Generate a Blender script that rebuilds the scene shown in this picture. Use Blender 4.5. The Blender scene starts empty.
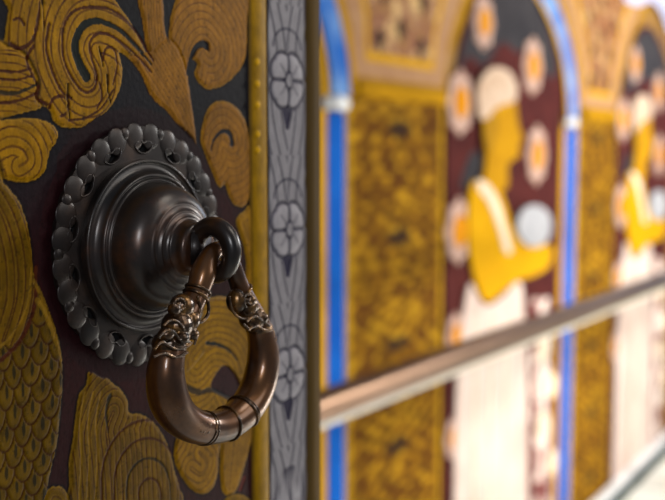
import bpy, bmesh, math, random
import numpy as np
from mathutils import Vector, Matrix
random.seed(4); rng = np.random.default_rng(4)
PI = math.pi; SC = bpy.context.scene; COL = SC.collection

# ---------------------------------------------------------------- camera geometry
A, PT, FP = math.radians(32), math.atan(95/1000), 1000.0
CF = np.array([math.cos(A)*math.cos(PT), math.sin(A)*math.cos(PT), -math.sin(PT)])
CR = np.array([math.sin(A), -math.cos(A), 0.0]); CU = np.cross(CR, CF)
CC = np.array([0, -1.2, 1.4])
YD = -0.843                      # face of the door leaf; the painted wall is y = 0
def at(px, py, Y):               # where the sight line of a photo point meets the plane y = Y
    d = CF + (px-332.5)/FP*CR - (py-250)/FP*CU
    return CC + (Y-CC[1])/d[1]*d
def scale_at(P): return float((np.asarray(P)-CC) @ CF)/FP     # metres per photo pixel there

# ---------------------------------------------------------------- helpers
def lin(c):
    c = np.asarray(c, float)/255.0
    return np.where(c <= .04045, c/12.92, ((c+.055)/1.055)**2.4)
def link(name, me, m=None, parent=None, smooth=True):
    o = bpy.data.objects.new(name, me); COL.objects.link(o)
    if m: me.materials.append(m)
    if parent: o.parent = parent
    if smooth: me.polygons.foreach_set('use_smooth', [True]*len(me.polygons))
    return o
def obj(name, bm, m=None, parent=None, smooth=True):
    bmesh.ops.recalc_face_normals(bm, faces=bm.faces[:])
    me = bpy.data.meshes.new(name); bm.to_mesh(me); bm.free()
    return link(name, me, m, parent, smooth)
def tag(o, label=None, cat=None, group=None, kind=None):
    for k, v in (('label', label), ('category', cat), ('group', group), ('kind', kind)):
        if v: o[k] = v
    return o
def empty(name, loc=(0, 0, 0)):
    o = bpy.data.objects.new(name, None); COL.objects.link(o); o.location = loc
    o.empty_display_size = .05
    return o
def fix_parent(root):            # children built in world space: keep them where they are
    inv = Matrix.Translation(root.location).inverted()
    for c in root.children: c.matrix_parent_inverse = inv
def spline(pts, closed=False, n=8):
    p = np.asarray(pts, float); N = len(p); out = []
    segs = N if closed else N-1
    for i in range(segs):
        if closed: a, b, c, d = p[(i-1) % N], p[i], p[(i+1) % N], p[(i+2) % N]
        else: a, b, c, d = p[max(i-1, 0)], p[i], p[i+1], p[min(i+2, N-1)]
        for k in range(n):
            t = k/n
            out.append(.5*((2*b)+(c-a)*t+(2*a-5*b+4*c-d)*t*t+(-a+3*b-3*c+d)*t**3))
    if not closed: out.append(p[-1])
    return np.array(out)
def smooth01(x, a, b):
    t = np.clip((x-a)/(b-a), 0, 1); return t*t*(3-2*t)
def box(bm, x0, x1, y0, y1, z0, z1, bev=0):
    r = bmesh.ops.create_cube(bm, size=1)
    for v in r['verts']:
        v.co = Vector((x0+(v.co.x+.5)*(x1-x0), y0+(v.co.y+.5)*(y1-y0), z0+(v.co.z+.5)*(z1-z0)))
    if bev:
        es = list({e for v in r['verts'] for e in v.link_edges})
        bmesh.ops.bevel(bm, geom=es, offset=bev, segments=3, affect='EDGES')
def tube(bm, pts, rad, seg=20, n=6, closed=False):
    P = spline(pts, closed, n); Rr = spline([[r] for r in rad], closed, n)[:, 0]
    N = len(P); T = np.zeros_like(P)
    for i in range(N):
        a = P[(i-1) % N] if (closed or i) else P[0]; b = P[(i+1) % N] if (closed or i < N-1) else P[-1]
        T[i] = (b-a)/np.linalg.norm(b-a)
    nrm = np.cross(T[0], [0, 1, 0.013]); nrm /= np.linalg.norm(nrm); rings = []
    for i in range(N):
        nrm = nrm - T[i]*(nrm @ T[i]); nrm /= np.linalg.norm(nrm); b = np.cross(T[i], nrm)
        rings.append([bm.verts.new(P[i]+Rr[i]*(math.cos(2*PI*k/seg)*nrm+math.sin(2*PI*k/seg)*b)) for k in range(seg)])
    for i in range(N if closed else N-1):
        a, b = rings[i], rings[(i+1) % N]
        off = 0
        if closed and i == N-1:
            off = min(range(seg), key=lambda s: (a[0].co-b[s].co).length)
        for k in range(seg):
            bm.faces.new((a[k], a[(k+1) % seg], b[(k+1+off) % seg], b[(k+off) % seg]))
    if not closed:
        bm.faces.new(rings[0][::-1]); bm.faces.new(rings[-1])
def ball(bm, c, r, s=(1, 1, 1), seg=16):
    bmesh.ops.create_uvsphere(bm, u_segments=seg, v_segments=max(6, seg*2//3), radius=1,
        matrix=Matrix.Translation(Vector(c)) @ Matrix.Diagonal((r*s[0], r*s[1], r*s[2], 1)))

# ---------------------------------------------------------------- materials
def nm(name, rough=.6, metal=0.0, spec=.5):
    m = bpy.data.materials.new(name); m.use_nodes = True; nt = m.node_tree
    b = nt.nodes['Principled BSDF']
    b.inputs['Roughness'].default_value = rough; b.inputs['Metallic'].default_value = metal
    b.inputs['Specular IOR Level'].default_value = spec
    return m, nt, b
def noise(nt, scale, detail=5, stretch=None, rough=.6):
    tc = nt.nodes.new('ShaderNodeTexCoord'); mp = nt.nodes.new('ShaderNodeMapping')
    if stretch: mp.inputs['Scale'].default_value = stretch
    n = nt.nodes.new('ShaderNodeTexNoise'); n.inputs['Scale'].default_value = scale
    n.inputs['Detail'].default_value = detail; n.inputs['Roughness'].default_value = rough
    nt.links.new(tc.outputs['Object'], mp.inputs['Vector']); nt.links.new(mp.outputs['Vector'], n.inputs['Vector'])
    return n
def ramp(nt, src, stops):
    r = nt.nodes.new('ShaderNodeValToRGB'); e = r.color_ramp.elements
    while len(e) < len(stops): e.new(.5)
    for i, (p, c) in enumerate(stops): e[i].position = p; e[i].color = (*lin(c), 1)
    nt.links.new(src, r.inputs['Fac']); return r
def bump(nt, b, src, strength, dist):
    k = nt.nodes.new('ShaderNodeBump'); k.inputs['Strength'].default_value = strength
    k.inputs['Distance'].default_value = dist
    nt.links.new(src, k.inputs['Height']); nt.links.new(k.outputs['Normal'], b.inputs['Normal'])
def mat_noise(name, stops, scale, rough=.6, metal=0, bmp=0, dist=.002, stretch=None, rr=None, detail=5, spec=.5):
    m, nt, b = nm(name, rough, metal, spec); n = noise(nt, scale, detail, stretch)
    nt.links.new(ramp(nt, n.outputs['Fac'], stops).outputs['Color'], b.inputs['Base Color'])
    if bmp: bump(nt, b, n.outputs['Fac'], bmp, dist)
    if rr:
        n2 = noise(nt, scale*2.3, 4); mr = nt.nodes.new('ShaderNodeMapRange')
        mr.inputs['From Min'].default_value = .3; mr.inputs['From Max'].default_value = .7
        mr.inputs['To Min'].default_value, mr.inputs['To Max'].default_value = rr
        nt.links.new(n2.outputs['Fac'], mr.inputs['Value']); nt.links.new(mr.outputs['Result'], b.inputs['Roughness'])
    return m
def mat_vcol(name, rough=.5, nscale=60, namt=.35, bmp=.3, dist=.0006, stretch=None, spec=.5):
    m, nt, b = nm(name, rough, 0, spec)
    a = nt.nodes.new('ShaderNodeVertexColor'); a.layer_name = 'paint'
    n = noise(nt, nscale, 8, stretch, .7)
    mr = nt.nodes.new('ShaderNodeMapRange'); mr.inputs['From Min'].default_value = .3; mr.inputs['From Max'].default_value = .7
    mr.inputs['To Min'].default_value = 1-namt; mr.inputs['To Max'].default_value = 1+namt*.6
    mx = nt.nodes.new('ShaderNodeVectorMath'); mx.operation = 'SCALE'
    nt.links.new(n.outputs['Fac'], mr.inputs['Value'])
    nt.links.new(a.outputs['Color'], mx.inputs[0]); nt.links.new(mr.outputs['Result'], mx.inputs['Scale'])
    nt.links.new(mx.outputs['Vector'], b.inputs['Base Color'])
    bump(nt, b, n.outputs['Fac'], bmp, dist)
    return m

M = {}
M['bronze'] = mat_noise('dark_bronze', [(.3, (30, 24, 22)), (.55, (48, 38, 34)), (.8, (84, 64, 52))], 60, .45, .7, .35, .0006, rr=(.38, .6))
M['boss'] = mat_noise('patinated_bronze', [(.40, (34, 29, 27)), (.55, (56, 43, 37)), (.70, (112, 68, 40))], 20, .35, .6, .12, .0006, rr=(.3, .46))
M['ring'] = mat_noise('worn_copper_bronze', [(.3, (60, 38, 24)), (.5, (110, 70, 38)), (.75, (146, 98, 52))], 30, .3, .75, .08, .0004, rr=(.24, .4))
M['head'] = mat_noise('chased_bronze', [(.3, (34, 25, 16)), (.5, (80, 54, 30)), (.72, (160, 114, 54))], 160, .3, .8, .3, .0005, rr=(.22, .4))
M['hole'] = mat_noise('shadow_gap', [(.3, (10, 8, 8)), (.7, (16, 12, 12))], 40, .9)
def coat(m, wt, r):
    b = m.node_tree.nodes['Principled BSDF']; b.inputs['Coat Weight'].default_value = wt; b.inputs['Coat Roughness'].default_value = r
coat(M['bronze'], .4, .28); coat(M['boss'], .8, .26); coat(M['ring'], .9, .16); coat(M['head'], .6, .22)
M['panel'] = mat_vcol('painted_lacquer', .5, 420, .34, .4, .0003, (1, 1, .35), .10)
M['beading'] = mat_vcol('gilt_strip', .5, 300, .30, .4, .0004, (1, 1, .4), .15)
M['border'] = mat_vcol('silver_painted_wood', .55, 260, .22, .3, .0004, (1, 1, .5), .15)
M['edge'] = mat_noise('bare_door_edge', [(.3, (74, 56, 26)), (.7, (104, 80, 40))], 60, .7, 0, .3, .0005, (1, 1, .1), spec=.1)
M['leaf'] = mat_noise('door_wood', [(.3, (70, 45, 25)), (.7, (100, 66, 36))], 30, .6, 0, .3, .001, (1, 1, .08))
M['fresco'] = mat_vcol('fresco', .85, 40, .30, .2, .002, spec=.08)

def grid_mesh(name, us, zs, yf, col, m, parent, y0):
    """a painted, lightly carved sheet: rows of vertices over (u, z), depth yf, colours col"""
    nu, nz = len(us), len(zs)
    U, Z = np.meshgrid(us, zs)
    co = np.stack([U, y0-yf, Z], -1).reshape(-1, 3)
    i = np.arange((nz-1)*(nu-1)); r, c = i//(nu-1), i % (nu-1); v = r*nu+c
    q = np.stack([v, v+1, v+1+nu, v+nu], -1)
    me = bpy.data.meshes.new(name)
    me.vertices.add(len(co)); me.vertices.foreach_set('co', co.ravel())
    me.loops.add(q.size); me.loops.foreach_set('vertex_index', q.ravel().astype(np.int32))
    me.polygons.add(len(q)); me.polygons.foreach_set('loop_start', np.arange(0, q.size, 4, dtype=np.int32))
    me.update(calc_edges=True)
    ca = me.color_attributes.new('paint', 'FLOAT_COLOR', 'POINT')
    rgba = np.ones((len(co), 4)); rgba[:, :3] = col.reshape(-1, 3)
    ca.data.foreach_set('color', rgba.ravel())
    return link(name, me, m, parent)

# ================================================================= THE DOOR PAINTING
STEP = .0003
CU0, CU1, CZ0, CZ1 = .270, .4800, 1.185, 1.505
gu = np.arange(CU0, CU1, STEP); gz = np.arange(CZ0, CZ1, STEP)
GU, GZ = np.meshgrid(gu, gz)
def dp(pts): return np.array([at(x, y, YD)[[0, 2]] for x, y in pts])
def window(P, pad):
    i0 = int(max(0, (P[:, 0].min()-pad-CU0)/STEP)); i1 = int(min(len(gu), (P[:, 0].max()+pad-CU0)/STEP+1))
    j0 = int(max(0, (P[:, 1].min()-pad-CZ0)/STEP)); j1 = int(min(len(gz), (P[:, 1].max()+pad-CZ0)/STEP+1))
    return slice(j0, j1), slice(i0, i1)
def segdist(P, X, Y, closed=False):
    d = np.full(X.shape, 9.0); s = np.zeros(X.shape)
    Q = np.vstack([P, P[:1]]) if closed else P; n = len(Q)-1
    for i in range(n):
        a, b = Q[i], Q[i+1]; ab = b-a; L = ab @ ab+1e-14
        t = np.clip(((X-a[0])*ab[0]+(Y-a[1])*ab[1])/L, 0, 1)
        e = np.hypot(X-a[0]-t*ab[0], Y-a[1]-t*ab[1])
        m_ = e < d; d = np.where(m_, e, d); s = np.where(m_, (i+t)/n, s)
    return d, s
def inside(P, X, Y):
    r = np.zeros(X.shape, bool); n = len(P)
    for i in range(n):
        (x1, y1), (x2, y2) = P[i], P[(i+1) % n]
        if y1 == y2: continue
        r ^= ((y1 > Y) != (y2 > Y)) & (X < (x2-x1)*(Y-y1)/(y2-y1)+x1)
    return r
def vnoise(shape, cell, seed):
    g = np.random.default_rng(seed).random((shape[0]//cell+3, shape[1]//cell+3))
    y = np.arange(shape[0])/cell; x = np.arange(shape[1])/cell
    yi, xi = y.astype(int), x.astype(int); fy, fx = (y-yi)[:, None], (x-xi)[None]
    fy, fx = fy*fy*(3-2*fy), fx*fx*(3-2*fx)
    a, b = g[np.ix_(yi, xi)], g[np.ix_(yi, xi+1)]; c, d = g[np.ix_(yi+1, xi)], g[np.ix_(yi+1, xi+1)]
    return (a*(1-fx)+b*fx)*(1-fy)+(c*(1-fx)+d*fx)*fy
CH = GU.shape
n1 = vnoise(CH, 60, 1); n2 = vnoise(CH, 18, 2); n3 = vnoise(CH, 5, 3); n4 = vnoise(CH, 130, 7)
# background: blue-black at the top, maroon towards the bottom
pyc = (1.467-GZ)/(1.467-1.246)
img = lin((34, 31, 38))*np.ones(CH+(3,))
mar = lin((66, 24, 26)); w = smooth01(pyc+(n1-.5)*.25, .22, .5)[..., None]
img = img*(1-w)+mar*w
hgt = np.zeros(CH)
RED = lin((84, 26, 12)); DK = lin((30, 36, 30)); YEL = lin((214, 160, 38))
KU, KZ, KR = .38299, 1.35395, .06072            # centre and radius of the knocker plate
disc = np.hypot(GU-KU, GZ-KZ)
def mixin(sl, mask, c):
    img[sl] = img[sl]*(1-mask[..., None])+np.asarray(c)*mask[..., None]
full = (slice(0, CH[0]), slice(0, CH[1]))
def gold(poly, spine=None, per=7.0, col=(184, 130, 32), off=.5, lines=.8, sharp=False, outline=True):
    P = dp(poly); P = P if sharp else spline(P, True, 6)
    sl = window(P, .003); X, Y = GU[sl], GZ[sl]
    ins = inside(P, X, Y); e, _ = segdist(P, X, Y, True)
    sd = np.where(ins, e, -e)+(n3[sl]-.5)*.0005
    msk = smooth01(sd, -.0002, .0003)
    c = lin(col)*(.82+.4*n2[sl])[..., None]*(.85+.3*n1[sl])[..., None]
    per = per*.0005
    d = e
    if spine is not None: d, _ = segdist(spline(dp(spine), False, 6), X, Y)
    ph = (d+(n1[sl]-.5)*.0009)/per+off; fr = ph-np.floor(ph)
    ln = smooth01(np.abs(fr-.5), .17, .04)*lines*smooth01(sd, .0006, .0014)*(.55+.6*n2[sl])
    hl = smooth01(np.abs(fr-.28), .12, .02)*.35*lines
    c = c*(1-hl[..., None])+YEL*hl[..., None]
    c = c*(1-np.clip(ln, 0, 1)[..., None])+RED*np.clip(ln, 0, 1)[..., None]
    rim = smooth01(sd, .0014, .0003)*(.45 if outline else .0)
    c = c*(1-rim[..., None])+YEL*rim[..., None]
    # dark outline outside the shape
    if outline: mixin(sl, smooth01(sd, -.0022, -.0004)*.75, lin((22, 16, 20)))
    img[sl] = img[sl]*(1-msk[..., None])+c*msk[..., None]
    hgt[sl] = np.maximum(hgt[sl]*(1-msk), msk*(.0007*smooth01(sd, 0, .0025)+.0002)-ln*msk*.00010)
def stroke(pts, w0, w1, c, op=1.0, dep=.0003):
    P = spline(dp(pts), False, 6); sl = window(P, .004)
    d, s = segdist(P, GU[sl], GZ[sl])
    w_ = (w0+(w1-w0)*s)*.00026
    m_ = smooth01(d+(n3[sl]-.5)*.0004, w_+.0003, w_-.0002)*op
    mixin(sl, m_, c); hgt[sl] -= m_*dep
def patch(pts, c, sharp=False):
    P = dp(pts); P = P if sharp else spline(P, True, 6); sl = window(P, .002)
    ins = inside(P, GU[sl], GZ[sl]); e, _ = segdist(P, GU[sl], GZ[sl], True)
    m_ = smooth01(np.where(ins, e, -e), -.0003, .0003)
    mixin(sl, m_, c); hgt[sl] = hgt[sl]*(1-m_)
BLK = lin((33, 32, 38)); MAR = lin((70, 26, 30))
G0, G1c, G2c = (202, 142, 4), (190, 126, 28), (148, 106, 2)  # last gold is darkened to imitate the dimmer light low on the door
hook = [(150, 64), (135, 46), (120, 31), (105, 23), (94, 21), (83, 25), (76, 36), (74, 50), (79, 65), (85, 76)]
# upper left scroll with its curling lobe
gold([(8, -14), (8, 10), (5, 30), (3, 40), (-8, 44), (-8, 118), (6, 117), (22, 113), (36, 109), (44, 107), (50, 111), (53, 120), (60, 126), (72, 128), (86, 126),
      (99, 118), (111, 106), (119, 90), (122, 74), (121, 62), (119, 52), (128, 58), (138, 68), (148, 82), (156, 96), (176, 92), (172, 66), (150, 57), (141, 42), (129, 20), (115, 0), (108, -14)],
     hook, 9.5, G0, .35, .85)
gold([(-8, 46), (10, 47), (22, 52), (32, 66), (38, 84), (36, 98), (42, 107), (22, 113), (6, 117), (-8, 118)], [(-12, 52), (14, 53), (34, 60)], 7, G0, .3, .8)
# stem, upright leaf and right-hand scroll
gold([(137, -14), (138, 4), (142, 20), (145, 42), (150, 58), (160, 66), (168, 60), (167, 42), (164, 25), (163, 0), (163, -14)], [(150, -20), (153, 40), (162, 90)], 4.6, G1c, .1, .5, True, False)
gold([(176, -14), (175, 0), (170, 16), (168, 42), (170, 62), (178, 84), (187, 84), (188, 70), (191, 60), (197, 64), (194, 72), (198, 82), (208, 89), (221, 86), (232, 78), (241, 67), (246, 52), (247, 20), (248, -14)],
     [(191, 70), (192, 56), (197, 45), (203, 42), (209, 50)], 8.2, G1c, .4, .55)
gold([(146, 52), (152, 50), (159, 42), (168, 36), (177, 46), (184, 62), (187, 76), (190, 95), (194, 122), (197, 150), (188, 143), (178, 125), (166, 110), (155, 101), (149, 93), (141, 74), (128, 56)],
     [(128, 20), (150, 62), (176, 105), (200, 160)], 5, G1c, .2, .5, True, False)
patch([(115, -16), (126, 14), (139, 38), (150, 58), (144, 40), (140, 20), (136, 0), (136, -16)], BLK, True)
patch([(164, -16), (164, 4), (166, 28), (168, 43), (170, 18), (175, 0), (176, -16)], BLK, True)
patch([(186, 74), (188, 58), (193, 46), (201, 40), (208, 43), (208, 51), (202, 48), (197, 50), (192, 60), (189, 74)], BLK)
patch([(192, 60), (189, 72), (192, 96), (195, 120), (203, 100), (198, 84), (194, 74), (197, 64)], BLK)
gold([(201, 143), (201, 132), (204, 118), (209, 107), (217, 101), (228, 102), (238, 109), (245, 121), (249, 138), (250, 160), (250, 185), (248, 200), (242, 207), (234, 204), (229, 196), (225, 185), (219, 187), (212, 172), (206, 157)],
     [(211, 150), (214, 138), (222, 131), (231, 138)], 8.5, G1c, .4, .5)
stroke([(210, 150), (213, 139), (222, 131), (229, 134), (231, 143)], 1.5, 8, BLK)
gold([(236, 222), (243, 212), (252, 215), (252, 330), (244, 330), (241, 300), (246, 270), (243, 245)], None, 9, G0, .3, .6)
# left-hand leaves
gold([(-8, 124), (4, 120), (22, 118), (38, 119), (50, 123), (57, 131), (56, 141), (50, 150), (47, 162), (44, 172), (34, 180), (20, 182), (6, 179), (-8, 173)], [(-4, 152), (10, 146), (22, 150), (26, 160), (18, 166)], 8, G0, .4, .85)
tear = [(-8, 180), (4, 184), (12, 192), (20, 204), (27, 224), (31, 248), (34, 276), (42, 298), (53, 322), (60, 348), (62, 378), (60, 410), (56, 445), (48, 480), (42, 516), (-8, 516)]
gold(tear, [(-6, 200), (6, 225), (14, 260), (14, 300), (2, 340)], 8.5, G2c, .3, .8)
# scales in its lower half
P = spline(dp(tear), True, 6); ins = inside(P, GU, GZ)
B = spline(dp([(36, 272), (34, 300), (28, 322), (16, 344), (-8, 364), (-8, 530), (80, 530), (80, 300)]), True, 6)
sc = inside(B, GU, GZ) & ins
rw, cw = .0085, .0105
row = np.floor(GZ/rw); best = np.full(CH, 9.0); bx = np.zeros(CH); bz = np.zeros(CH)
SU, SZ = GU+(n1-.5)*.003, GZ+(n4-.5)*.006
row = np.floor(SZ/rw)
val = np.zeros(CH); dn = np.zeros(CH); done = np.zeros(CH, bool)
for k in (-1, 0, 1, 2):                       # overlapping drop scales, upper rows over lower
    rr_ = row+1-k; cz = (rr_+.35)*rw; sh = (rr_ % 2)*.5*cw
    cx = np.round((SU-sh)/cw)*cw+sh
    d = np.hypot((SU-cx)/.0056, (SZ-cz)/.0090)
    new = (d < 1) & ~done
    val = np.where(new, d, val); bx = np.where(new, SU-cx, bx); bz = np.where(new, SZ-cz, bz); done |= new
c = lin((142, 104, 6))*(.66+.5*n2)[..., None]
ln = smooth01(val, .80, .93)[..., None]*.85; c = c*(1-ln)+lin((88, 44, 14))*ln
slit = smooth01(np.hypot((bx-.0004)/.0011, (bz+.001)/.0036), 1.1, .7)[..., None]*.8; c = c*(1-slit)+lin((30, 34, 20))*slit
scm = sc.astype(float)[..., None]; img[:] = img*(1-scm)+c*scm
hgt += sc*(.0003-.0006*smooth01(val, .7, 1))
stroke([(36, 268), (34, 300), (28, 322), (16, 344), (-6, 364)], 4, 4, lin((110, 50, 20)))
stroke([(30, 268), (27, 300), (20, 320), (8, 338), (-6, 350)], 2, 2, YEL, .5)
for pts in ([(34, 282), (44, 303), (52, 325), (58, 348)], [(36, 300), (46, 318), (55, 342)], [(40, 302), (50, 330), (61, 360)]):
    stroke(pts, 5, 3, YEL, .55, -.0002)
# bottom leaves
gold([(74, 516), (69, 485), (69, 462), (73, 436), (76, 410), (79, 394), (86, 384), (88, 372), (95, 366), (104, 370), (109, 380), (119, 388), (127, 400), (129, 413), (141, 414), (155, 424), (167, 444), (174, 470), (178, 516)],
     [(112, 412), (106, 430), (108, 452), (112, 516)], 7.5, G2c, .4, .85)
for k, (rx, ry) in enumerate(((12, 22), (24, 42), (36, 62), (48, 80))):
    stroke([(150-rx, 516), (150-rx, 500-ry*.45), (150-rx*.6, 500-ry*.88), (150, 500-ry), (150+rx*.55, 500-ry*.8), (150+rx*.8, 500-ry*.3), (150+rx*.8, 516)], 2.5, 2.5, DK if k == 1 else RED, .8)
stroke([(109, 396), (105, 410), (107, 432)], 5, 2, DK, .8)
for x in (84, 92, 100): stroke([(x, 392), (x-5, 420), (x-4, 455), (x-6, 500)], 2, 2, YEL, .5)
gold([(40, 516), (46, 492), (56, 486), (66, 492), (70, 516)], None, 8, G2c, .3, .7)
gold([(178, 436), (174, 458), (180, 474), (190, 488), (202, 494), (212, 488), (217, 474), (219, 450), (222, 436), (200, 430)], [(198, 452), (206, 462), (200, 474), (190, 468)], 8, G0, .3, .8)
gold([(222, 432), (220, 460), (222, 490), (232, 496), (240, 480), (247, 456), (254, 430), (256, 412), (240, 412)], [(236, 420), (232, 450), (228, 490)], 6, G0, .3, .8)
gold([(224, 500), (236, 494), (250, 500), (250, 518), (222, 518)], None, 8, G2c, .3, .7)
stroke([(244, 478), (240, 490)], 5, 3, lin((150, 60, 40)), .8)
# leaves seen through the ring
gold([(176, 330), (186, 312), (202, 300), (222, 296), (240, 304), (248, 322), (250, 350), (247, 380), (236, 402), (206, 414), (176, 410), (164, 380)], [(196, 362), (212, 346), (232, 352), (240, 372)], 7.5, (206, 148, 10), .4, .75)
stroke([(206, 343), (216, 344), (228, 350), (236, 360)], 4.5, 2, DK)
patch([(210, 386), (216, 372), (224, 365), (232, 370), (239, 382), (242, 392), (232, 398), (220, 394)], MAR)
stroke([(184, 386), (198, 392), (212, 390), (232, 400)], 7, 5, BLK, .85)
stroke([(172, 374), (186, 372), (196, 362), (204, 352)], 3, 3, YEL, .7)
# hand-painted contour strokes of the upper left scroll
stroke(hook, 2.2, 11, DK)
for pts, c, a, b in (
    ([(152, 60), (140, 38), (125, 20), (108, 9), (90, 7), (75, 10), (65, 20), (61, 38), (63, 60), (72, 80), (84, 92), (93, 88), (96, 78)], RED, 2.5, 3),
    ([(150, 72), (136, 56), (120, 42), (107, 34), (96, 34), (89, 42), (90, 56), (95, 72), (96, 80)], RED, 2.5, 3),
    ([(40, -10), (38, 14), (34, 34), (28, 44), (18, 48), (10, 44)], RED, 2.5, 4), ([(12, 20), (18, 18), (23, 24)], RED, 2, 3),
    ([(32, 46), (26, 58), (30, 72), (37, 86), (36, 98), (46, 104)], RED, 3, 3), ([(48, 24), (45, 46), (50, 68), (60, 90), (70, 98)], RED, 3, 3),
    ([(-6, 92), (14, 93), (26, 89), (36, 84)], DK, 4, 2), ([(-6, 103), (16, 101), (36, 93)], RED, 3, 2),
    ([(-6, 70), (14, 72), (28, 69)], RED, 2.5, 2), ([(-6, 78), (14, 80), (30, 76)], RED, 2.5, 2),
    ([(49, 108), (51, 100), (59, 96), (67, 101), (66, 112), (60, 116)], RED, 3, 3), ([(68, 120), (84, 118), (100, 108), (112, 90)], RED, 2, 2),
    ([(102, 60), (104, 50), (109, 47), (114, 52), (116, 66), (112, 84)], RED, 2.5, 2.5), ([(98, 82), (101, 96), (96, 108)], RED, 2, 2)):
    stroke(pts, a, b, c, .9)
for pts in ([(98, 47), (100, 56), (102, 66)], [(106, 75), (107, 90), (110, 104)], [(67, 84), (67, 100), (69, 118)], [(41, -6), (42, 10), (43, 30)]):
    stroke(pts, 2, 1, lin((26, 20, 14)), .9, .0006)          # cracks in the wood
    stroke([(x-2.2, y) for x, y in pts], 1.2, .8, YEL, .8, -.0002)
# maroon disc painted round the knocker plate
dm = smooth01(disc+(n3-.5)*.001, KR*1.165, KR*1.15)
low = smooth01(pyc, .02, .45)[..., None]
dcol = lin((34, 30, 36))*(1-low)+lin((58, 24, 28))*low
dm2 = dm*1.0
# the leaf at lower right and the ones below stay on top of the disc edge
keep = (GZ < at(139, 300, YD)[2]) & (GU > at(170, 300, YD)[0]); dm2 = np.where(keep & (disc > KR*.9), 0, dm2)
keep2 = (GU < at(60, 300, YD)[0]) & (disc > KR*1.1); dm2 = np.where(keep2, 0, dm2)
img[:] = img*(1-dm2[..., None])+dcol*dm2[..., None]; hgt *= (1-dm2)
# grime
fleck = smooth01(vnoise(CH, 3, 21)*.5+vnoise(CH, 9, 22)*.5, .70, .80)
img *= (.46+.22*n4+.10*n3-.22*fleck)[..., None]
hgt += (n3-.5)*.00008

def sample(arr, U, Z):
    def refl(x, n): x = np.abs(x) % (2*n-2); return np.where(x > n-1, 2*n-2-x, x)
    i = refl(np.round((U-CU0)/STEP).astype(int), len(gu)); j = refl(np.round((Z-CZ0)/STEP).astype(int), len(gz))
    return arr[j, i]
UE = at(250, 250, YD)[0]; U1 = at(266.5, 250, YD)[0]; U2 = at(303, 250, YD)[0]; U3 = at(316.8, 250, YD)[0]
door = tag(empty('door_1', (.2, YD+.02, .005)), 'open temple door leaf painted with golden leaf scrolls, carrying the bronze knocker', 'door', kind='structure')
bm = bmesh.new(); box(bm, -.15, U3, YD+.004, YD+.045, .006, 2.1, .002); obj('door_leaf', bm, M['leaf'], door, False)
us = np.concatenate([np.arange(-.15, CU0, .006), np.arange(CU0, UE, .0005), [UE]])
zs = np.concatenate([np.arange(.01, CZ0, .008), np.arange(CZ0, CZ1, .00045), np.arange(CZ1, 2.1, .008)])
GX, GY = np.meshgrid(us, zs)
grid_mesh('painted_panel', us, zs, sample(hgt, GX, GY), sample(img, GX, GY), M['panel'], door, YD)

# gilt strip with small painted pearls
us = np.linspace(UE, U1, 26); zs = np.concatenate([np.arange(.01, 1.2, .01), np.arange(1.2, 1.5, .0008), np.arange(1.5, 2.1, .01)])
X, Z = np.meshgrid(us, zs); t = (X-UE)/(U1-UE)
c = lin((176, 130, 6))*np.ones(X.shape+(3,))*(.78+.3*vnoise(X.shape, 9, 11))[..., None]
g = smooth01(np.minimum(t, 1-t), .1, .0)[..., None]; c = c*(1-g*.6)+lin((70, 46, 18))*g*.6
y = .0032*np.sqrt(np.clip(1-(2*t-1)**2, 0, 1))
zp = np.array([at(254, py, YD)[2] for py in (62, 84, 105, 134, 150)]); up = UE+.0045
for z0_ in zp:
    d = np.hypot(X-up, (Z-z0_)*1.0); m_ = smooth01(d, .0026, .0012); c = c*(1-m_[..., None])+lin((246, 186, 20))*m_[..., None]; y += m_*.001
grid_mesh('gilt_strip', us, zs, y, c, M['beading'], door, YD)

# silver flower border between the gilt strip and the edge
us = np.linspace(U1, U2, 90); zs = np.concatenate([np.arange(.01, 1.2, .01), np.arange(1.2, 1.5, .0005), np.arange(1.5, 2.1, .01)])
X, Z = np.meshgrid(us, zs); wd = U2-U1; uc = (U1+U2)/2
zc = [at(285, py, YD)[2] for py in (79.5, 229.5, 373)]; sp = (zc[0]-zc[2])/2
kf = np.round((Z-zc[1])/sp); lz = Z-zc[1]-kf*sp; lx = X-uc
r = np.hypot(lx/.0185, lz/.0118*.5); th = np.arctan2(lz/.024, lx/.0185)
base = lin((152, 146, 150)); dkc = lin((44, 38, 62))
c = base*np.ones(X.shape+(3,)); yb = np.full(X.shape, .0022)
# acanthus strands sweeping up to each rosette
q = lz/sp; s1 = np.abs(lx)/wd
strand = np.sin(2*PI*(np.abs(lx/wd)*2.2+.9*np.cos(q*PI)*np.sign(q)+q*1.1+.25*np.sign(lx)*q))
dl = smooth01(np.abs(strand), .42, .05)*.62
vn = smooth01(np.abs(lx)+(lz+.030)*-.35, .0022, .0010)*(lz < -.015)*(lz > -.030); dl = np.maximum(dl, vn)
c = c*(1-dl[..., None])+dkc*dl[..., None]; yb -= dl*.0010
# dark spandrels beside and under the rosettes
edge = smooth01(np.abs(lx)/(wd*.5)+.22*np.cos(2*PI*q)*-1, 1.08, 1.18)*.8
c = c*(1-edge[..., None])+dkc*edge[..., None]
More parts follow.
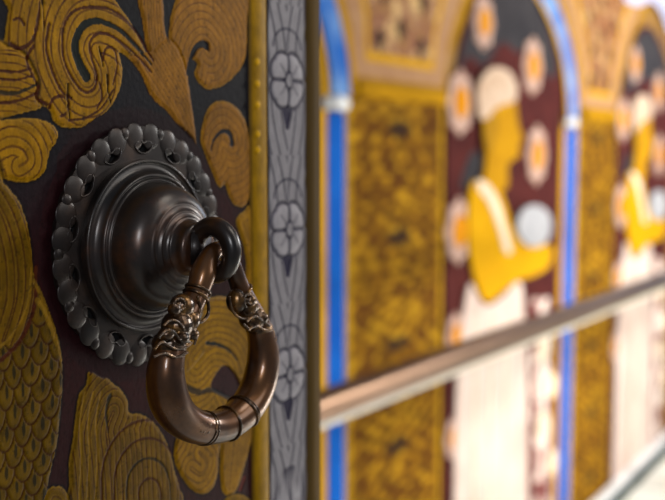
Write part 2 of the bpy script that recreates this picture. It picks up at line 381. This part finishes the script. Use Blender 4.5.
# curled bract above every rosette
for off_, rr_ in ((.0245, .0120),):
    d = np.hypot(lx/1.25, lz-off_*.8); ar = smooth01(np.abs(d-rr_), .0011, .0005)*(lz > off_*.8)
    c = c*(1-ar[..., None]*.8)+dkc*ar[..., None]*.8
RX, RZ = .0186, .0180
rr_ = np.hypot(lx/RX, lz/RZ); ang = np.arctan2(lz/RZ, lx/RX)
pet = 1.02-.34*(1-np.abs(np.sin(2*ang))**.5)-.10*(1-np.abs(np.cos(2*ang))**.5)
inr = smooth01(rr_-pet, .05, -.02); halo = smooth01(rr_-pet, .20, .03)
c = c*(1-halo[..., None])+dkc*halo[..., None]; yb = yb*(1-halo)+.0008*halo
pc = base*1.45*(.72+.25*smooth01(rr_, .2, .9))[..., None]
c = c*(1-inr[..., None])+pc*inr[..., None]; yb = yb*(1-inr)+inr*(.0024+.0012*np.sin(np.clip(rr_, 0, 1)*PI))
gap = smooth01(np.abs(((ang/(PI/2)+.5) % 1)-.5)*rr_, .060, .025)*(rr_ > .25)*inr
gap = np.maximum(gap, .4*smooth01(np.abs(((ang/(PI/2)) % 1)-.5)*rr_, .05, .015)*(rr_ > .3)*(rr_ < .75)*inr)
c = c*(1-gap[..., None]*.85)+dkc*gap[..., None]*.85; yb -= gap*.001
cen = smooth01(np.hypot(lx/RX*1.25, lz/RZ*.9), .24, .19); cr = smooth01(np.hypot(lx/RX*1.2, lz/RZ*.9), .33, .27)
c = c*(1-cr[..., None])+dkc*cr[..., None]; c = c*(1-cen[..., None])+base*cen[..., None]; yb = yb+cen*.0008
grid_mesh('flower_border', us, zs, yb, c, M['border'], door, YD)
bm = bmesh.new(); box(bm, U2, U3, YD-.0035, YD+.006, .01, 2.1, .0012); obj('edge_moulding', bm, M['edge'], door)
fix_parent(door)

# ================================================================= THE KNOCKER
kn = tag(empty('door_knocker', (KU, YD, KZ)), 'dark bronze ring knocker with scalloped round plate on the painted door', 'door knocker')
NU = 14
# pierced plate
bm = bmesh.new(); outer = []
NO = NU*16
def rim(t):
    ph = (t*NU/(2*PI)) % 1
    return KR*(.955+.045*max(abs(math.cos(PI*(ph*2))), 0)**.6)
ov = [bm.verts.new((KU+rim(2*PI*i/NO)*math.cos(2*PI*i/NO), YD-.0012, KZ+rim(2*PI*i/NO)*math.sin(2*PI*i/NO))) for i in range(NO)]
loops = [ov]
inner = [bm.verts.new((KU+KR*.5*math.cos(2*PI*i/80), YD-.0012, KZ+KR*.5*math.sin(2*PI*i/80))) for i in range(80)]
loops.append(inner)
hs = [(-.34, .0), (-.2, .05), (0, .062), (.2, .05), (.34, .0), (.16, -.03), (0, -.012), (-.16, -.03)]
hs = spline([(a*.62, b*1.0) for a, b in hs], True, 3)
for k in range(NU):
    t0 = 2*PI*(k+.5)/NU; L = []
    for a, b in hs:
        rr2 = KR*(.845-b); tt = t0+a*.55
        L.append(bm.verts.new((KU+rr2*math.cos(tt), YD-.0012, KZ+rr2*math.sin(tt))))
    loops.append(L)
ed = []
for L in loops:
    for i in range(len(L)): ed.append(bm.edges.new((L[i], L[(i+1) % len(L)])))
bmesh.ops.triangle_fill(bm, edges=ed, use_beauty=True, use_dissolve=False, normal=(0, -1, 0))
ext = bmesh.ops.extrude_face_region(bm, geom=bm.faces[:])
for v in [g for g in ext['geom'] if isinstance(g, bmesh.types.BMVert)]: v.co.y -= .0028
pl = obj('back_plate', bm, M['bronze'], kn, False)
bv = pl.modifiers.new('bevel', 'BEVEL'); bv.width = .0006; bv.segments = 2; bv.limit_method = 'ANGLE'
# rounded lobes and beads round the rim
bm = bmesh.new()
for k in range(NU):
    for dphi, rad in ((.26, .0076), (.74, .0076), (0, .0036)):
        t = 2*PI*(k+dphi)/NU; rc = KR*(.918 if rad > .004 else .955)
        ball(bm, (KU+rc*math.cos(t), YD-.0036, KZ+rc*math.sin(t)), rad, (.9, .15 if rad > .004 else .35, .9), 18)
for k in range(NU):              # raised lip round each opening
    t0 = 2*PI*(k+.5)/NU
    pts = [(KU+KR*(.845-b*1.15)*math.cos(t0+a*.6), YD-.0042, KZ+KR*(.845-b*1.15)*math.sin(t0+a*.6)) for a, b in hs[::2]]
    tube(bm, pts, [.00055]*len(pts), 6, 2, True)
obj('rim_beading', bm, M['bronze'], kn)
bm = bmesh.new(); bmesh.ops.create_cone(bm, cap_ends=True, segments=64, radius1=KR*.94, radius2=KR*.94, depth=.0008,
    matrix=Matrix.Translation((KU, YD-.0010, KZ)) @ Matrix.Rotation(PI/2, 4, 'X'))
obj('hole_shade_disc', bm, M['hole'], kn, False)  # near-black disc stands in for the shade inside the plate's openings
# turned boss
prof = [(.728, .05), (.728, .116), (.720, .134), (.706, .134), (.696, .114), (.68, .108), (.645, .118), (.618, .152), (.606, .186), (.594, .195), (.582, .190), (.573, .180), (.563, .200), (.552, .208), (.543, .200), (.537, .212),
        (.530, .260), (.514, .325), (.487, .385), (.452, .428), (.415, .455), (.388, .468), (.374, .476), (.360, .488), (.345, .490), (.325, .496), (.310, .510), (.300, .520), (.286, .521), (.262, .532),
        (.250, .546), (.236, .550), (.225, .572), (.215, .600), (.208, .64), (.19, .66), (.15, .668), (.0, .67)]
bm = bmesh.new(); S = 96; prev = None
pp = spline(prof, False, 3)
for r_, h_ in pp:
    cur = [bm.verts.new((KU+max(r_, .002)*KR*math.cos(2*PI*k/S), YD-h_*KR, KZ+max(r_, .002)*KR*math.sin(2*PI*k/S))) for k in range(S)]
    if prev:
        for k in range(S): bm.faces.new((prev[k], prev[(k+1) % S], cur[(k+1) % S], cur[k]))
    prev = cur
bm.faces.new(prev); obj('boss', bm, M['boss'], kn)
# staple loop that carries the ring
hc = .80*KR; zc_ = at(212, 251, YD-hc)[2]; mj = .0112
bm = bmesh.new(); pts = []; rad = []
for i in range(17):
    ph = math.radians(205-i*(335/16)); f_ = i/16
    pts.append((KU+.0016*(f_-.3), YD-hc-mj*math.cos(ph), zc_+mj*math.sin(ph)*1.06))
    rad.append(.0042+.0008*math.sin(PI*min(1, f_*1.25))-(.0012 if i > 14 else 0))
pts = [(KU, YD-.62*KR, zc_-.005)]+pts; rad = [.0050]+rad
tube(bm, pts, rad, 20, 5); ball(bm, pts[-1], rad[-1], seg=14)
obj('staple_loop', bm, M['boss'], kn)
bm = bmesh.new(); box(bm, KU-.0075, KU+.0075, YD-.70*KR, YD-.645*KR, KZ-.0085, KZ+.0085, .0012); obj('square_collar', bm, M['bronze'], kn)
# ring, traced in its own hanging plane
RY = YD-.81*KR
path = [(214, 251, 9), (207, 262, 11), (203, 274, 13), (198, 290, 12), (190, 308, 12.5), (180, 327, 14), (171, 346, 16), (166, 366, 18.5), (166, 384, 20), (170, 402, 20.5), (180, 417, 19),
        (195, 426, 17.5), (212, 428, 16.5), (230, 422, 17), (245, 409, 17.5), (256, 391, 17.5), (262, 370, 17), (263, 350, 15.5), (260, 332, 13.5), (254, 317, 12), (247, 303, 11), (241, 290, 10), (236, 276, 9), (231, 262, 8.8), (223, 252, 8.8)]
def rp(px, py, dh=0): return at(px, py, RY-dh)
pts = [rp(x, y) for x, y, _ in path]; rad = [r_*scale_at(p) for p, (_, _, r_) in zip(pts, path)]
bm = bmesh.new(); tube(bm, pts, rad, 32, 6, True); ring = obj('ring', bm, M['ring'], kn)
sq = 1/np.linalg.norm(rp(200, 350)-rp(201, 350))*scale_at(rp(200, 350))   # horizontal foreshortening
def pc3(i0, i1, k=1.0, f=.5):
    a, b = np.array(pts[i0]), np.array(pts[i1]); return a*(1-f)+b*f
def collar(bm, idx, f, scale, wid):      # a torus ridge round the tube at path position idx + f
    P_ = spline(pts, True, 6); Q_ = spline([[r_] for r_ in rad], True, 6)[:, 0]
    i = int((idx+f)*6); c_ = P_[i]; T = P_[i+1]-P_[i-1]; T = T/np.linalg.norm(T); n_ = np.array([0, 1.0, 0]); b_ = np.cross(T, n_)
    R_ = Q_[i]*scale
    tube(bm, [c_+R_*(math.cos(2*PI*k/16)*n_+math.sin(2*PI*k/16)*b_) for k in range(16)], [wid]*16, 8, 3, True)
def blob(name, parts, ridges, m):
    bm = bmesh.new()
    for px, py, r_, dh, sx, sz in parts:
        p_ = rp(px, py, dh); rr3 = 1.06*r_*scale_at(p_); ball(bm, p_, rr3, (sx, 1, sz), 18)
    for pl_, w_, dh in ridges:
        P_ = [rp(x, y, dh) for x, y in pl_]; tube(bm, P_, [w_*.78*scale_at(P_[0])]*len(P_), 8, 4)
    o = obj(name, bm, m, ring)
    md = o.modifiers.new('remesh', 'REMESH'); md.mode = 'VOXEL'; md.voxel_size = .00042; md.use_smooth_shade = True
    return o
def spiral(cx, cy, r0, turns, a0, d=1, n=14):
    return [(cx+r0*(1-.8*i/n)*math.cos(a0+d*2*PI*turns*i/n)*.8, cy+r0*(1-.8*i/n)*math.sin(a0+d*2*PI*turns*i/n)) for i in range(n+1)]
blob('beast_head', [(182, 306, 12, .002, 1, 1), (177, 326, 15, .002, 1.05, 1), (170, 343, 17, 0, 1.05, .8), (190, 320, 10, .003, 1, 1), (174, 309, 6.5, .007, 1, 1), (166, 334, 8, .006, 1, .8),
      (181, 338, 8, .007, 1, .8), (192, 334, 7, .004, 1, .8)],
     [(spiral(180, 305, 9, 1.4, 2.2), 1.9, .0085), ([(204, 290), (208, 302), (208, 314), (201, 322), (192, 322)], 2.4, .003), ([(197, 296), (200, 306), (198, 315), (190, 318)], 2.2, .006),
      ([(163, 326), (170, 320), (178, 322), (184, 330)], 2.0, .0085), ([(158, 338), (166, 330), (174, 332), (180, 340), (190, 342)], 1.9, .0095), ([(154, 350), (161, 342), (168, 345), (176, 349), (186, 347), (192, 342)], 2.1, .008),
      ([(190, 328), (197, 334), (194, 345)], 1.8, .006), ([(153, 357), (164, 353), (176, 357), (188, 352)], 2.2, .008)], M['head'])
blob('beast_head', [(246, 306, 12, .001, 1, 1), (236, 301, 10, .003, .9, 1.2), (252, 318, 13, .001, 1, 1), (259, 328, 13, 0, 1.05, .7), (250, 300, 6, .006, 1, 1), (262, 318, 6, .006, 1, 1)],
     [(spiral(249, 300, 8, 1.3, 2.0), 1.7, .008), ([(229, 296), (232, 310), (240, 318), (250, 318)], 2.0, .006), ([(250, 312), (258, 308), (264, 313), (268, 322)], 1.8, .006),
      ([(246, 322), (254, 316), (261, 320), (270, 326)], 1.9, .008), ([(247, 330), (256, 326), (264, 330), (272, 330)], 2.0, .007), ([(243, 324), (250, 330)], 2.0, .007)], M['head'])
bm = bmesh.new()
for f_, s_, w_ in ((11.5, 1.0, .0005), (11.8, .99, .0005), (12.9, 1.02, .0008), (13.9, 1.02, .0008), (14.15, .99, .0005)): collar(bm, int(f_), f_-int(f_), s_, w_)
for q_ in range(10):
    a_ = q_/9; ball(bm, rp(199+a_*13, 428+4*math.sin(q_*2.4), .0075), .0013, (1.4, .7, .8), 10)
obj('chased_band', bm, M['head'], ring)
for i_, f_ in ((3, .1), (3, .45), (21, 0)):
    bm = bmesh.new(); collar(bm, i_, f_, 1.03, .0009); obj('neck_collar', bm, M['head'], ring)
fix_parent(kn)

# ================================================================= THE PAINTED WALL
def wp(px, py): return at(px, py, 0)[[0, 2]]
def plate(name, poly, y0, th, m, parent, dz=0.0, sharp=False):
    """flat painted shape of the mural in low relief, outline given on the wall plane"""
    P = np.array(poly, float); P = P if sharp else spline(P, True, 4)
    bm = bmesh.new(); f = bm.faces.new([bm.verts.new((a, -y0, b)) for a, b in P])
    e = bmesh.ops.extrude_face_region(bm, geom=[f])
    for v in [g for g in e['geom'] if isinstance(g, bmesh.types.BMVert)]: v.co.y -= th
    bmesh.ops.triangulate(bm, faces=[f_ for f_ in bm.faces if len(f_.verts) > 4])
    return obj(name, bm, m, parent, False)
def pw(pts): return [tuple(wp(x, y)) for x, y in pts]
def simple(name, a, b, scale=14, rough=.85, spec=.08):
    return mat_noise(name, [(.3, a), (.7, b)], scale, rough, 0, .2, .002, spec=spec)
M['blue'] = simple('blue_paint', (10, 80, 172), (20, 102, 198), 9)
M['blue_pale'] = simple('pale_blue_paint', (120, 160, 215), (165, 190, 225), 9, .5)
M['blue_mix'] = mat_noise('chalky_blue_paint', [(.4, (40, 100, 186)), (.6, (120, 158, 208))], 5, .9, 0, .1, .001, spec=.08)
M['yellow'] = simple('yellow_paint', (190, 138, 0), (210, 156, 2))
M['gold'] = simple('dull_gold_paint', (166, 120, 4), (190, 138, 8))
M['ochre'] = simple('ochre_paint', (140, 98, 14), (172, 126, 20))
M['cream'] = simple('cream_paint', (222, 196, 168), (240, 222, 198))
M['skirt'] = simple('white_cloth_paint', (198, 172, 160), (226, 206, 194), 5)
M['petal'] = simple('pale_petal_paint', (176, 140, 124), (198, 166, 150), 40)
M['orange'] = simple('orange_paint', (200, 122, 10), (216, 146, 20), 30)
M['wrap'] = simple('headcloth_paint', (184, 150, 122), (214, 190, 168), 20)
M['maroon'] = simple('maroon_ground', (60, 24, 24), (88, 38, 34), 12)
M['slate'] = simple('slate_ground', (44, 42, 46), (66, 62, 64), 12)
M['face'] = simple('golden_skin_paint', (168, 118, 6), (192, 140, 10), 14)
M['silver'] = simple('pale_grey_paint', (150, 150, 156), (188, 186, 188), 18)
M['pink'] = simple('dusty_pink_paint', (158, 116, 84), (178, 138, 100), 40)
M['lilac'] = simple('lilac_paint', (170, 170, 206), (200, 200, 224), 8)
M['black'] = simple('black_paint', (34, 28, 26), (52, 40, 34), 20)
M['white'] = simple('white_gloss', (240, 240, 240), (252, 252, 252), 8, .25, .6)
M['teal'] = simple('dark_joint', (8, 34, 34), (14, 50, 46), 8, .5)
M['wall'] = mat_noise('painted_plaster', [(.3, (110, 70, 26)), (.5, (150, 108, 34)), (.7, (96, 52, 30))], 7, .75, 0, .3, .003)
M['floral'] = mat_noise('floral_ground', [(.42, (110, 44, 40)), (.5, (222, 190, 176)), (.62, (238, 222, 210))], 11, .75, 0, .1, .002, detail=2)
M['ceil'] = simple('ceiling_paint', (176, 160, 130), (196, 180, 150), 4)
def floor_mat():
    m, nt, b = nm('polished_floor', .28, 0, .5); n = noise(nt, 2.5, 6)
    r = ramp(nt, n.outputs['Fac'], [(.3, (214, 218, 208)), (.7, (236, 238, 230))])
    br = nt.nodes.new('ShaderNodeTexBrick'); br.offset = 0
    br.inputs['Scale'].default_value = 1; br.inputs['Brick Width'].default_value = .6; br.inputs['Row Height'].default_value = .6
    br.inputs['Mortar Size'].default_value = .008; br.inputs['Mortar'].default_value = (.01, .05, .05, 1)
    tc = nt.nodes.new('ShaderNodeTexCoord'); nt.links.new(tc.outputs['Object'], br.inputs['Vector'])
    nt.links.new(r.outputs['Color'], br.inputs['Color1']); nt.links.new(r.outputs['Color'], br.inputs['Color2'])
    nt.links.new(br.outputs['Color'], b.inputs['Base Color']); return m
bm = bmesh.new(); box(bm, -2, 8, .0025, .2, 0, 3.0); tag(obj('wall_back', bm, M['wall'], None, False), kind='structure')
bm = bmesh.new(); box(bm, -2, 8, -4, .2, -.1, 0); tag(obj('floor', bm, floor_mat(), None, False), kind='structure')

bm = bmesh.new(); box(bm, -2, 8, -.062, -.024, 0, .03, .004); tag(obj('baseboard_back', bm, M['white'], None, False), kind='structure')
bm = bmesh.new(); box(bm, -2, 8, -.105, -.062, 0, .008); tag(obj('trim_1', bm, M['teal'], None, False), kind='structure')
T = 1.60
ZT = 2.45
# --- painted pilaster with its capital and flared band above
def pilaster_paint(us, zs):
    X, Z = np.meshgrid(us, zs); uc = (us[0]+us[-1])/2; hx = np.abs(X-uc)/(us[-1]-us[0])*2
    c = lin((146, 100, 8))*np.ones(X.shape+(3,))*(.38+.42*vnoise(X.shape, 9, 8)+.3*vnoise(X.shape, 3, 9))[..., None]
    p = .27; zz = ((Z+.02) % p)/p-.5
    v = np.sin(9*hx+60*zz*zz)*np.cos(2*PI*zz*4+6*hx)+.7*np.sin(17*hx-40*np.abs(zz))+.25
    v = 1.15*v+2.2*(vnoise(X.shape, 5, 31)-.5)+1.2*(vnoise(X.shape, 3, 32)-.5)
    m_ = smooth01(v, .15, .8)[..., None]*.75; c = c*(1-m_)+lin((70, 30, 10))*m_
    k = smooth01(np.hypot(hx*1.2, zz*3.2), .34, .2)[..., None]*.85; c = c*(1-k)+lin((40, 28, 22))*k
    v2 = smooth01(-v, .5, 1.1)[..., None]*.6; c = c*(1-v2)+lin((206, 156, 30))*v2
    b = smooth01(hx, .88, .93)[..., None]*.8; c = c*(1-b)+lin((196, 148, 20))*b
    return c
def make_pilaster(k):
    root = empty('painted_pilaster', (2.23+T*k, -.001, 0))
    u0, u1 = 1.968+1.64*k, 2.480+1.60*k
    us = np.linspace(u0, u1, 90); zs = np.linspace(.002, 1.535, 300)
    yy = np.full((len(zs), len(us)), .008); yy[:, 0] = yy[:, -1] = 0.0
    grid_mesh('shaft', us, zs, yy, pilaster_paint(us, zs), M['fresco'], root, 0)
    bm = bmesh.new(); box(bm, u0+.040, u1+.002, -.022, 0, 1.535, 1.566, .006); obj('capital', bm, M['gold'], root, False)
    # flared field above the capital, widening into both arches
    L = [(u0+.0, 1.567), (u0-.02, 1.66), (u0-.09, 1.77), (u0-.20, 1.87), (u0-.40, 1.97), (u0-.40, ZT)]
    Rr = [(u1+.42, ZT), (u1+.42, 2.02), (u1+.30, 1.95), (u1+.19, 1.86), (u1+.095, 1.735), (u1+.018, 1.66), (u1+.016, 1.567)]
    plate('spandrel', L+Rr, .0066, .001, M['ochre'], root, sharp=True)
    o = plate('spandrel_band', [(u0+.03, 1.582), (u0+.02, 1.69), (u0-.04, 1.80), (u0-.14, 1.90), (u0-.3, 2.0), (u0-.3, ZT-.05), (u1+.30, ZT-.05), (u1+.30, 2.01), (u1+.17, 1.91), (u1+.08, 1.80), (u1+.02, 1.70), (u1-.01, 1.582)], .0076, .001, M['pink'], root, sharp=True)
    o2 = plate('spandrel_field', [(u0+.085, 1.622), (u0+.08, 1.72), (u0+.03, 1.83), (u0-.07, 1.95), (u0-.2, 2.05), (u0-.2, ZT-.1), (u1+.2, ZT-.1), (u1+.2, 2.05), (u1+.09, 1.95), (u1+.0, 1.83), (u1-.055, 1.72), (u1-.07, 1.622)], .0086, .001, M['yellow'], root, sharp=True)
    o3 = plate('ornament_ground', [(u0+.10, 1.642), (u0+.095, 1.73), (u0+.05, 1.84), (u0-.04, 1.96), (u0-.15, 2.08), (u0-.15, ZT-.13), (u1+.15, ZT-.13), (u1+.15, 2.08), (u1+.06, 1.96), (u1-.02, 1.84), (u1-.07, 1.73), (u1-.087, 1.642)], .0096, .001, mat_noise('ornament', [(.35, (150, 104, 20)), (.5, (120, 58, 20)), (.62, (200, 160, 96))], 16, .75), root, sharp=True)
    for q in range(9):                                  # dark leaf tips in the ornament
        a, b = [(-.12, 1.765), (.10, 1.765), (-.01, 1.80), (-.1, 1.88), (.11, 1.88), (0, 1.95), (-.15, 2.0), (.16, 2.0), (0, 2.08)][q]
        b -= .085; cx = (u0+u1)/2+.01+a
        plate('leaf_tip', [(cx-.02, b), (cx, b-.035), (cx+.022, b), (cx, b+.02)], .0106, .001, M['black'], root)
    fix_parent(root)
    return root
pa = make_pilaster(0); tag(pa, 'golden brown painted pilaster directly right of the door edge', 'pilaster', 'painted pilasters between the arches')
pb = make_pilaster(1); tag(pb, 'narrower looking golden brown pilaster between the two painted devotees', 'pilaster', 'painted pilasters between the arches')
# --- blue half-round mouldings: a colonnette and the curve of the arch above it
def flat(bm, y=-.006):
    for v in bm.verts: v.co.y = y+(v.co.y+.012)*.05; v.co.x -= .010
def thin(bm):
    for v in bm.verts: v.co.y = -.0135+(v.co.y+.004)*.15
def make_blue(k, wl=0.0):
    root = empty('blue_colonnette', (3.53+T*k, -.01, 0)); o = T*k
    bm = bmesh.new(); tube(bm, [(3.535+o+wl*.35, -.012, z) for z in (.004, .6, 1.2, 1.495)], [.038+wl*.6]*4, 16, 3); flat(bm); obj('shaft', bm, M['blue'], root)
    for s, nme in ((-.066, 'left_fillet'), (.062, 'right_fillet')):
        bm = bmesh.new(); box(bm, *((3.4285+o, 3.484+o-wl*.4) if s < 0 else (3.5640+o+wl, 3.5672+o+wl)), -.008, 0, .002, 1.50, .0012); obj('fillet', bm, M['yellow'] if s < 0 else M['cream'], root, False)
    bm = bmesh.new(); box(bm, 3.462+o, 3.566+o, -.022, 0, 1.500, 1.530, .006); ball(bm, (3.520+o, -.018, 1.516), .026, (1.2, .6, .7)); obj('capital', bm, M['white'], root)
    arc = [(3.545, 1.53), (3.53, 1.62), (3.48, 1.73), (3.39, 1.83), (3.26, 1.915), (3.10, 1.975), (2.93, 2.00), (2.78, 1.965)]
    bm = bmesh.new(); tube(bm, [(a+o, -.012, b) for a, b in arc], [.040+wl*.4]*8, 14, 4); flat(bm, -.0135); obj('arch_moulding', bm, M['blue_mix'], root)
    bm = bmesh.new(); tube(bm, [(a-.074+o, -.004, b-.004-.05*max(0, (3.5-a))) for a, b in arc], [.013]*8, 10, 4); thin(bm); obj('arch_bead', bm, M['yellow'], root)
    bm = bmesh.new(); tube(bm, [(a+.046+o, -.004, b+.004+.08*max(0, (3.5-a))) for a, b in arc], [.013]*8, 10, 4); thin(bm); obj('arch_bead', bm, M['gold'], root)
    fix_parent(root); return root
b0 = make_blue(-1); tag(b0, 'bright blue moulding with white capital next to the door edge', 'moulding', 'blue mouldings beside the arches')
b1 = make_blue(0, .036); tag(b1, 'bright blue moulding with white capital right of the yellow-robed devotee', 'moulding', 'blue mouldings beside the arches')
# --- arched mural panels with a devotee each
def make_niche(k, label):
    root = empty('mural_panel', (2.97+T*k, -.001, 0)); o = T*k
    def off(P): return [(a+o, b) for a, b in P]
    def pl_(name, px, y0, th, m, parent=root): return plate(name, off([tuple(at(x, y, -(y0+th))[[0, 2]]) for x, y in px]), y0, th, m, parent)
    plate('arch_ground', off([(2.50, .002), (3.425, .002), (3.425, 1.54), (3.445, 1.60), (3.40, 1.74), (3.30, 1.84), (3.16, 1.92), (2.99, 1.97), (2.82, 1.95), (2.69, 1.87), (2.60, 1.75), (2.545, 1.6), (2.50, 1.55)]), 0, .006, M['maroon'], root, sharp=True)
    plate('dark_cloud', off([(2.56, 1.62), (2.62, 1.74), (2.70, 1.85), (2.82, 1.93), (2.99, 1.95), (3.15, 1.90), (3.28, 1.82), (3.37, 1.70), (3.28, 1.66), (3.16, 1.78), (3.02, 1.72), (2.88, 1.74), (2.75, 1.66), (2.64, 1.68)]), .006, .0005, M['slate'], root)
    plate('pale_sky', off([(2.50, 2.05), (2.60, 2.02), (2.75, 2.03), (2.92, 2.07), (3.10, 2.05), (3.30, 1.98), (3.34, 2.3), (2.5, 2.3)]), .017, .002, M['lilac'], root)
    pl_('dark_cloud', [(462, 190), (466, 165), (476, 150), (486, 170), (492, 190), (480, 185)], .006, .002, M['slate'])
    for px, py, ry in ((485, 22, 26), (534, 66, 27), (459, 102, 31), (538, 155, 28), (453, 232, 32), (449, 338, 22), (450, 440, 22)):
        c_ = at(px, py, -.014)[[0, 2]]; c_ = (c_[0]+o, c_[1]); R_ = ry*scale_at(at(px, py, 0)); cx = max(c_[0], 2.523+o+R_*.62)
        f = plate('flower_roundel', [(cx+R_*.92*(1+.07*math.cos(8*t))*math.cos(t), c_[1]+R_*(1+.07*math.cos(8*t))*math.sin(t)) for t in np.linspace(0, 2*PI, 48, False)], .006, .006, M['petal'], root, sharp=True)
        plate('flower_center', [(cx+R_*.5*math.cos(t), c_[1]+R_*.5*math.sin(t)) for t in np.linspace(0, 2*PI, 20, False)], .012, .004, M['orange'], f, sharp=True)
    pl_('floral_band', [(532, 302), (531, 350), (533, 420), (534, 500), (536, 600), (546, 586), (550, 500), (551, 400), (550, 306), (543, 300)], .006, .003, M['floral'])
    for px, py, r_ in ((541, 348, 12), (549, 385, 10), (540, 425, 12), (549, 462, 10)):
        c_ = wp(px, py); R_ = r_*scale_at(at(px, py, 0)); plate('petal_spray', [(c_[0]+o+R_*1.4*math.cos(t), c_[1]+R_*1.3*math.sin(t)) for t in np.linspace(0, 2*PI, 16, False)], .009, .003, M['cream'], root, sharp=True)
    fig = pl_('painted_devotee', [(472, 184), (480, 180), (492, 184), (502, 194), (508, 212), (514, 232), (524, 244), (540, 244), (551, 246), (553, 254), (548, 268), (534, 276), (520, 280), (508, 288), (498, 296), (488, 302), (480, 292), (473, 268), (469, 238), (469, 206)], .012, .008, M['yellow'])
    pl_('face', [(490, 100), (500, 96), (514, 98), (517, 112), (519, 126), (523, 138), (519, 146), (520, 154), (514, 160), (508, 166), (508, 186), (497, 192), (484, 184), (486, 168), (487, 148), (486, 120)], .012, .010, M['face'], fig)
    pl_('hair', [(485, 114), (492, 108), (497, 118), (496, 136), (490, 152), (486, 150), (484, 130)], .022, .003, M['ochre'], fig)
    pl_('head_cloth', [(479, 104), (479, 86), (487, 72), (498, 67), (510, 72), (517, 86), (516, 100), (506, 104), (496, 108), (488, 118), (481, 118)], .020, .010, M['wrap'], fig)
    pl_('sash', [(478, 180), (488, 184), (498, 200), (506, 226), (512, 250), (506, 252), (499, 228), (490, 204), (480, 190)], .020, .005, M['cream'], fig)
    pl_('skirt', [(470, 284), (478, 298), (488, 306), (502, 298), (520, 282), (524, 310), (527, 350), (528, 420), (528, 500), (528, 606), (500, 628), (462, 656), (452, 660), (454, 560), (455, 470), (457, 390), (462, 330)], .010, .008, M['skirt'], fig)
    pl_('flower_bowl', [(535+17*math.cos(t), 226+21*math.sin(t)) for t in np.linspace(0, 2*PI, 12, False)], .020, .008, M['silver'], fig)
    for q in range(3):
        x = 476+q*15; pl_('skirt_fold', [(x, 330), (x+1.5, 330), (x, 480), (x-2, 600), (x-4, 600), (x-2, 470)], .018, .002, M['cream'], fig)
    fix_parent(root)
    tag(root, label, 'mural', 'arched mural panels'); return root
make_niche(0, 'arched mural panel whose devotee in white head cloth and yellow robe is seen whole')
make_niche(1, 'arched mural panel at the right edge with a partly visible yellow-robed devotee')

# --- steel handrail in front of the wall
ra, rb = at(310, 408, -.35), at(665, 284, -.35); zr = (ra[2]+rb[2])/2-.006
M['steel'] = mat_noise('brushed_steel', [(.3, (98, 72, 52)), (.7, (128, 100, 80))], 20, .34, .9, .05, .001, (.1, 1, 1))
hr = empty('handrail', (2.4, -.35, 0)); tag(hr, 'long polished metal handrail running in front of the painted wall', 'handrail')
ry = lambda u: -.293-.0275*(u-1.40)
zr = .970
bm = bmesh.new(); tube(bm, [(x, ry(x), zr) for x in (.75, 2, 3.2, 4.6)], [.0285]*4, 32, 3); obj('rail', bm, M['steel'], hr)
M['bright'] = simple('rail_highlight', (226, 214, 190), (244, 236, 216), 10, .3, .6)
bm = bmesh.new(); tube(bm, [(x, ry(x)-.012, zr-.0265) for x in (.75, 2, 3.2, 4.6)], [.0065]*4, 16, 3); obj('lower_highlight', bm, M['bright'], hr)  # pale tube stands in for the highlight along the rail's underside
for x in (.95, 4.3):
    bm = bmesh.new(); tube(bm, [(x, ry(x), z) for z in (.004, .3, .6, zr-.02)], [.02]*4, 20, 2); tube(bm, [(x, ry(x), .0), (x, ry(x), .006), (x, ry(x), .012)], [.05]*3, 24, 1); obj('post', bm, M['steel'], hr)
fix_parent(hr)

# ================================================================= LIGHT
def area(name, loc, tgt, sx, sy, power, col):
    l = bpy.data.lights.new(name, 'AREA'); l.shape = 'RECTANGLE'; l.size = sx; l.size_y = sy; l.energy = power; l.color = col
    o = bpy.data.objects.new(name, l); COL.objects.link(o); o.location = loc
    o.rotation_euler = (Vector(tgt)-Vector(loc)).to_track_quat('-Z', 'Y').to_euler(); return o
area('door_gradient_light', (.75, -1.35, 2.05), (.42, -.84, 1.45), .3, .3, 1.1, (1, .93, .82))  # added lamp out of view, grades the door brighter towards the upper right
area('window_light', (-1.3, -2.4, 2.15), (.45, -.8, 1.38),   .12, .5, 12, (.92, .96, 1))
area('wall_front_light', (2.0, -3.2, 2.5), (2.2, 0, 1.2), 1.8, 1.4, 15, (1, .97, .92))  # broad area lamp aimed at the painted wall
area('sun_patch_light', (4.2, -2.2, 2.2), (4.6, -.1, 0), .9, .9, 125, (1, .98, .93))
area('low_light', (3.0, -1.6, .35), (3.0, 0, .5), 1.6, .4, 20, (1, .96, .9))
area('rail_glint_light', (7.6, -1.0, 2.3), (3, -.4, 1.0), 1.2, 1.6, 14, (.62, .76, 1))  # added bluish lamp out of view, gives the handrail a cool reflection
w = bpy.data.worlds.new('world'); SC.world = w; w.use_nodes = True
bg = w.node_tree.nodes['Background']; bg.inputs['Color'].default_value = (.75, .85, 1, 1); bg.inputs['Strength'].default_value = .12

cam = bpy.data.cameras.new('camera'); co = bpy.data.objects.new('camera', cam); COL.objects.link(co)
cam.sensor_width = 36; cam.lens = 36*FP/665; cam.clip_start = .01
mw = Matrix.Identity(4)
for i in range(3): mw[i][0], mw[i][1], mw[i][2], mw[i][3] = CR[i], CU[i], -CF[i], CC[i]
co.matrix_world = mw; SC.camera = co
cam.dof.use_dof = True; cam.dof.focus_distance = .475; cam.dof.aperture_fstop = 6.8
SC.view_settings.view_transform = 'Standard'; SC.view_settings.look = 'None'
